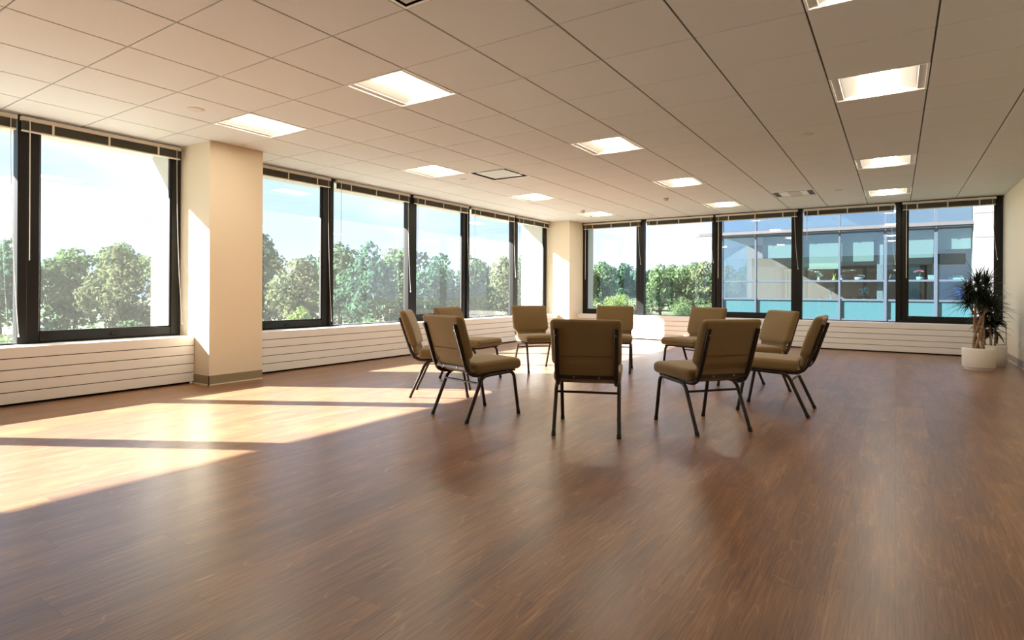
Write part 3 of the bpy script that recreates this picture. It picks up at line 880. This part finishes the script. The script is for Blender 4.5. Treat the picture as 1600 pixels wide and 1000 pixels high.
phi = -50.0
while phi < 8:
    d = rt.uniform(82, 100)
    plant('woodland_tree', 'far-row', rt.choice(['mid', 'deep', 'deep', 'olive']), phi, d, rt.uniform(9.5, 11.5)*d/84, 1.0, 'woodland trees beyond the left windows', 'tree')
    phi += rt.uniform(3.4, 4.6)
phi = -49.0
while phi < -2:
    d = rt.uniform(40, 48)
    plant('woodland_shrub', 'low', rt.choice(['bush', 'bushd', 'bushd']), phi, d, rt.uniform(3.0, 4.3), rt.uniform(.9, 1.2), 'shrubs at the woodland edge', 'shrub')
    phi += rt.uniform(4.0, 6.5)
phi = 5.5
while phi < 27:
    d = rt.uniform(126, 150)
    plant('roadside_tree', 'roadside', rt.choice(['mid', 'deep', 'olive', 'lime', 'tall']), phi, d, rt.uniform(10.8, 12.6)*d/130, rt.uniform(.8, 1.05), 'trees beyond the road', 'tree')
    phi += rt.uniform(1.5, 2.1)
phi = 4.5
while phi < 28:
    d = rt.uniform(165, 190)
    plant('roadside_tree', 'distant', rt.choice(['mid', 'deep', 'deep']), phi, d, rt.uniform(11, 13)*d/160, 1.15, 'trees beyond the road', 'tree')
    phi += rt.uniform(1.8, 2.6)
phi = 7.0
while phi < 20:
    plant('roadside_shrub', 'roadside', rt.choice(['bush', 'bushd']), phi, rt.uniform(117, 122), rt.uniform(4.0, 6.0), 1.0, 'shrubs beyond the road', 'shrub')
    phi += rt.uniform(2.0, 3.4)
lab = {}
for q in plan:
    u = 800+904.18*math.tan(R(q[3])); win = min(WIN, key=lambda w: abs(w[0]-u))[1]
    q.append('%s %s %s seen %s' % (LOOK[q[2]], q[1], q[8], win)); lab.setdefault(q[-1], []).append(q)
for l, qs in lab.items():
    qs.sort(key=lambda q: q[3])
    if len(qs) == 2: qs[0][-1] += ', left one'; qs[1][-1] += ', right one'
    elif len(qs) == 3: qs[0][-1] += ', left one'; qs[1][-1] += ', middle one'; qs[2][-1] += ', right one'
for name, row, key, phi, d, h, w, group, cat, l in plan: tree(name, key, phi, d, h, w, l, group, cat)
tree('young_tree', 'lime', -20.0, 34, 4.7, .85, 'bright lime-green young tree low in the window touching the square column')

# ------------------------------------------------------------------ outside: glass office building
mat('facade_frame', (0.050, 0.068, 0.098), 0.45)
mat('spandrel', (0.034, 0.095, 0.115), 0.2)
mat('pier_white', (0.17, 0.17, 0.172), 0.8)
mat('canopy_metal', (0.085, 0.080, 0.085), 0.5)
mat('roller_shade', (0.150, 0.195, 0.175), 0.85)
mat('shade_hem', (0.24, 0.29, 0.235), 0.85)
mat('office_wall', (0.21, 0.15, 0.125), 0.9)
mat('office_white', (0.17, 0.20, 0.22), 0.6)
mat('item_white', (0.26, 0.27, 0.28), 0.6)
mat('item_yellow', (0.21, 0.24, 0.03), 0.6)
mat('item_blue', (0.02, 0.12, 0.55), 0.5)
mat('item_pink', (0.55, 0.16, 0.28), 0.6)
mat('item_green', (0.10, 0.20, 0.09), 0.7)
mat('item_teal', (0.18, 0.40, 0.42), 0.5)
mat('office_lamp', (0.9, 0.9, 0.9), 0.5, emit=((0.9, 1.0, 1.0), 2.0))
glass_mat('facade_glass', (0.82, 0.90, 0.92), 0.12, mirror=(0.78, 0.93, 1.0))
glass_mat('coated_glass', (0.45, 0.62, 0.74), 0.42, mirror=(0.75, 0.92, 1.0))
FY = 25.53
bl = thing('office_building', 'glass-fronted office building with a projecting grey canopy outside the back windows', 'building', (-1.6, FY, GZ))
bx_, by_ = -1.6, FY
def bput(mb, name, m, parent=None):
    mb.v = [(x-bx_, y-by_, z-GZ) for x, y, z in mb.v]; return mb.build(name, m, parent or bl)
MX = [-6.20, -4.85, -3.33, -1.83, -.35, 1.16, 2.20]
for i, x in enumerate(MX[:-1]):
    w = .075 if x in (-.35, 1.16) else .045
    if i == 0: w = .07
    bput(MB().box(x-w/2-.01, x+w/2+.01, FY-.10, FY+.08, GZ, 7.0), 'mullion', 'facade_frame')
for z in (-1.6, -.03, .72, 1.44, 3.30, 5.6):
    bput(MB().box(-6.2, 2.2, FY-.07, FY+.07, z-.03, z+.04), 'transom', 'facade_frame')
for i in range(len(MX)-1):
    a, b = MX[i]+.03, MX[i+1]-.03
    bput(MB().box(a, b, FY-.02, FY+.02, -1.57, -.06), 'spandrel_panel', 'spandrel')
    bput(MB().box(a, b, FY-.02, FY+.02, .01, .69), 'spandrel_panel', 'spandrel')
    for z0, z1 in ((.76, 1.41), (1.48, 3.27), (3.34, 5.57), (5.64, 7.0), (-4.5, -1.63)):
        bput(MB().box(a, b, FY-.008, FY+.008, z0, z1), 'glass_pane', 'coated_glass' if z0 > 3 else 'facade_glass')
# end wall of glass, roof, floors, inner walls
bput(MB().box(-6.22, -6.20, FY+.1, 31, -.03, 7.0), 'end_glass', 'facade_glass')
bput(MB().box(-6.2, 9, FY+.1, 33, 7.0, 7.3), 'roof', 'canopy_metal')
bput(MB().box(-6.2, 9, FY+.1, 33, 3.32, 3.58), 'upper_slab', 'office_white')
bput(MB().box(-6.2, 9, FY+.1, 33, -.25, -.03), 'floor_slab', 'office_wall')
bput(MB().box(-6.2, 9, 30.5, 30.7, GZ, 7.0), 'inner_wall', 'office_wall')
bput(MB().box(2.6, 2.8, FY+.1, 33, GZ, 7.0), 'side_wall', 'office_wall')
bput(MB().box(-.62, -.42, FY+.25, FY+.5, 0, 3.3), 'inner_column', 'office_white')
bput(MB().box(.4, .75, 27.6, 30.5, 0, 2.1), 'door_leaf', 'item_teal')
bput(MB().box(2.20, 3.4, FY-.35, FY+.6, GZ, 7.3), 'white_pier', 'pier_white')
for z in (2.9, 3.72): bput(MB().box(2.195, 3.405, FY-.355, FY-.2, z, z+.02), 'pier_joint', 'canopy_metal')
bput(MB().prism([(-7.6, FY-.12), (-7.1, FY-.30), (2.36, FY-.30), (2.36, FY-.05), (-6.2, FY-.05)], 3.38, 3.50), 'canopy', 'canopy_metal')
for x in MX[1:]:
    bput(MB().box(x-.02, x+.02, FY-.26, FY, 3.30, 3.38), 'canopy_bracket', 'facade_frame')
for a, b, z in ((-4.62, -3.38, 2.39), (-3.27, -1.88, 2.15), (-1.78, -.72, 2.19), (-.30, 1.10, 2.28), (1.22, 2.15, 2.56)):
    bput(MB().box(a, b, FY+.14, FY+.15, z, 3.28), 'roller_shade', 'roller_shade')
bput(MB().box(-3.27, -1.88, FY+.138, FY+.152, 1.92, 2.15), 'shade_hem', 'shade_hem')
for a, b in ((-2.9, -2.0), (-1.3, -.8), (-.2, .9), (1.4, 2.1)):
    bput(MB().box(a, b, FY+1.2, FY+1.3, 3.20, 3.24), 'strip_light', 'office_lamp')
sh = bput(MB().box(-6.1, 2.2, FY+.08, FY+.45, 1.405, 1.445), 'window_shelf', 'office_white')
bput(MB().box(-6.1, 2.2, FY+.12, FY+.8, .70, .74), 'desk_top', 'office_white')
SY, SZ = FY+.24, 1.446
t = thing('flower_vase', 'vase of white flowers on the office shelf across the way', 'vase', (-2.55, SY, SZ))
MB().lathe([(0,0),(.06,0),(.075,.05),(.05,.13),(.055,.16)], seg=16).build('vase', 'item_white', t)
rf = random.Random(5)
for k in range(9):
    p = Vector((rf.uniform(-.42, .42), rf.uniform(-.08, .08), rf.uniform(.22, .48)))
    MB().tube([(0,0,.12), (p.x*.4, p.y*.4, p.z*.75), p], .006, 5).build('stem', 'item_green', t)
    f = MB()
    for a in range(5):
        an = a*1.2566; f.lathe([(0,-.014),(.022,-.006),(.024,.006),(0,.014)], (p.x+.028*math.cos(an), p.y-.01, p.z+.028*math.sin(an)), 6)
    f.build('blossom', 'item_white', t)
t = thing('rabbit_figurine', 'small yellow-green rabbit figurine on the office shelf', 'figurine', (-2.02, SY, SZ))
MB().lathe([(0,0),(.07,.0),(.085,.05),(.07,.11),(.035,.14)], seg=16).build('body', 'item_yellow', t)
MB().lathe([(0,.12),(.045,.135),(.055,.165),(.04,.2),(0,.21)], seg=14).build('head', 'item_yellow', t)
for s in (-1, 1): MB().tube([(s*.022,0,.19),(s*.04,0,.25),(s*.045,0,.30)], [.012,.018,.005], 7).build('ear', 'item_yellow', t)
t = thing('white_tub', 'white lidded tub beside the rabbit figurine', 'tub', (-1.74, SY, SZ))
MB().lathe([(0,0),(.09,0),(.105,.14),(0,.14)], seg=18).build('body', 'item_white', t); MB().lathe([(0,.14),(.125,.14),(.125,.2),(0,.2)], seg=18).build('lid', 'item_white', t)
t = thing('white_basket', 'white handled basket on the office shelf', 'basket', (-1.2, SY, SZ))
MB().lathe([(0,0),(.13,0),(.17,.15),(.155,.15),(.12,.02),(0,.02)], seg=18).build('bowl', 'item_white', t)
MB().tube([(-.16,0,.14),(-.2,0,.2),(-.1,0,.22),(.1,0,.22),(.2,0,.2),(.16,0,.14)], .012, 7).build('handle', 'item_white', t)
t = thing('paper_notice', 'small white paper notice on the office glass', 'notice', (-.22, FY+.015, 1.98))
MB().box(-.09, .09, 0, .004, -.11, .13).build('sheet', 'item_white', t)
t = thing('table_lamp', 'pale table lamp on the office shelf by a mullion', 'lamp', (-.12, SY, SZ))
MB().lathe([(0,0),(.05,0),(.05,.015),(.012,.03),(.012,.12)], seg=14).build('base', 'office_white', t); MB().lathe([(.11,.10),(.06,.26),(.055,.26),(.10,.10)], seg=16).build('lamp_shade', 'office_white', t)
t = thing('potted_orchid', 'pink orchid in a teal pot on the office shelf', 'orchid', (.70, SY, SZ))
MB().lathe([(0,0),(.09,0),(.11,.14),(.10,.14),(0,.12)], seg=16).build('pot', 'item_teal', t)
MB().tube([(0,0,.12),(.02,0,.28),(-.04,0,.36),(-.14,0,.33)], .008, 6).build('stem', 'item_green', t)
for k, (x, z) in enumerate(((-.14,.33),(-.06,.36),(.03,.37),(.09,.34))):
    f = MB()
    for a in range(5): f.lathe([(0,-.012),(.03,0),(0,.012)], (x+.03*math.cos(a*1.2566), -.01, z+.022*math.sin(a*1.2566)), 6)
    f.build('blossom', 'item_pink', t)
t = thing('white_carton', 'white carton on the office shelf beside the orchid', 'carton', (1.07, SY, SZ))
MB().box(-.12, .12, -.08, .08, 0, .16, ch=.004).build('box', 'item_white', t); MB().box(-.125, .125, -.085, .085, .15, .20, ch=.004).build('lid', 'item_teal', t)
t = thing('herb_planter', 'row of small green plants at the right end of the office shelf', 'planter', (1.75, SY, SZ))
MB().box(-.22, .22, -.07, .07, 0, .10, ch=.006).build('trough', 'item_teal', t)
m = MB()
for k in range(60):
    a = rf.uniform(0, 6.28); d = Vector((math.cos(a)*.6, math.sin(a)*.6, 1)); blade(m, Vector((rf.uniform(-.2,.2), rf.uniform(-.05,.05), .08)), d, rf.uniform(.1,.24), .014, .2, rf)
tag(m.build('leaves', 'item_green', t), kind='stuff')
t = thing('blue_bin', 'bright blue bin on the office desk near the white pier', 'bin', (1.95, FY+.42, .741))
MB().lathe([(0,0),(.17,0),(.23,.42),(.24,.42),(.24,.45),(.215,.45),(.16,.02),(0,.02)], seg=24).build('body', 'item_blue', t)
for s in (-1, 1): MB().box(s*.24-.02, s*.24+.02, -.05, .05, .36, .40, ch=.006).build('grip', 'item_blue', t)
t = thing('desk_lamp', 'small dark desk lamp on the office desk below the flowers', 'lamp', (-2.15, FY+.42, .741))
MB().lathe([(0,0),(.09,0),(.09,.02),(0,.03)], seg=16).build('base', 'item_teal', t); MB().tube([(0,0,.02),(.0,0,.28),(.04,0,.44)], .012, 7).build('arm', 'item_teal', t); MB().tube([(-.10,0,.42),(.16,0,.46)], [.03,.04], 10).build('lamp_head', 'item_white', t)
t = thing('desk_fan', 'white round desk fan standing on the office desk', 'fan', (-1.05, FY+.42, .741))
MB().lathe([(0,0),(.11,0),(.11,.02),(.02,.04),(.02,.2)], seg=16).build('base', 'item_white', t)
MB().tube([(.17*math.cos(k*.3307), 0, .34+.17*math.sin(k*.3307)) for k in range(20)], .012, 6).build('guard', 'item_white', t)
for k in range(4):
    a = k*1.5708+.4; MB().prism([(-.03,-.01),(.03,-.01),(.05,.01),(-.01,.01)], 0, .14).build('blade', 'item_teal', t).matrix_local = Matrix.Translation((0,0,.34)) @ Matrix.Rotation(a, 4, 'Y')
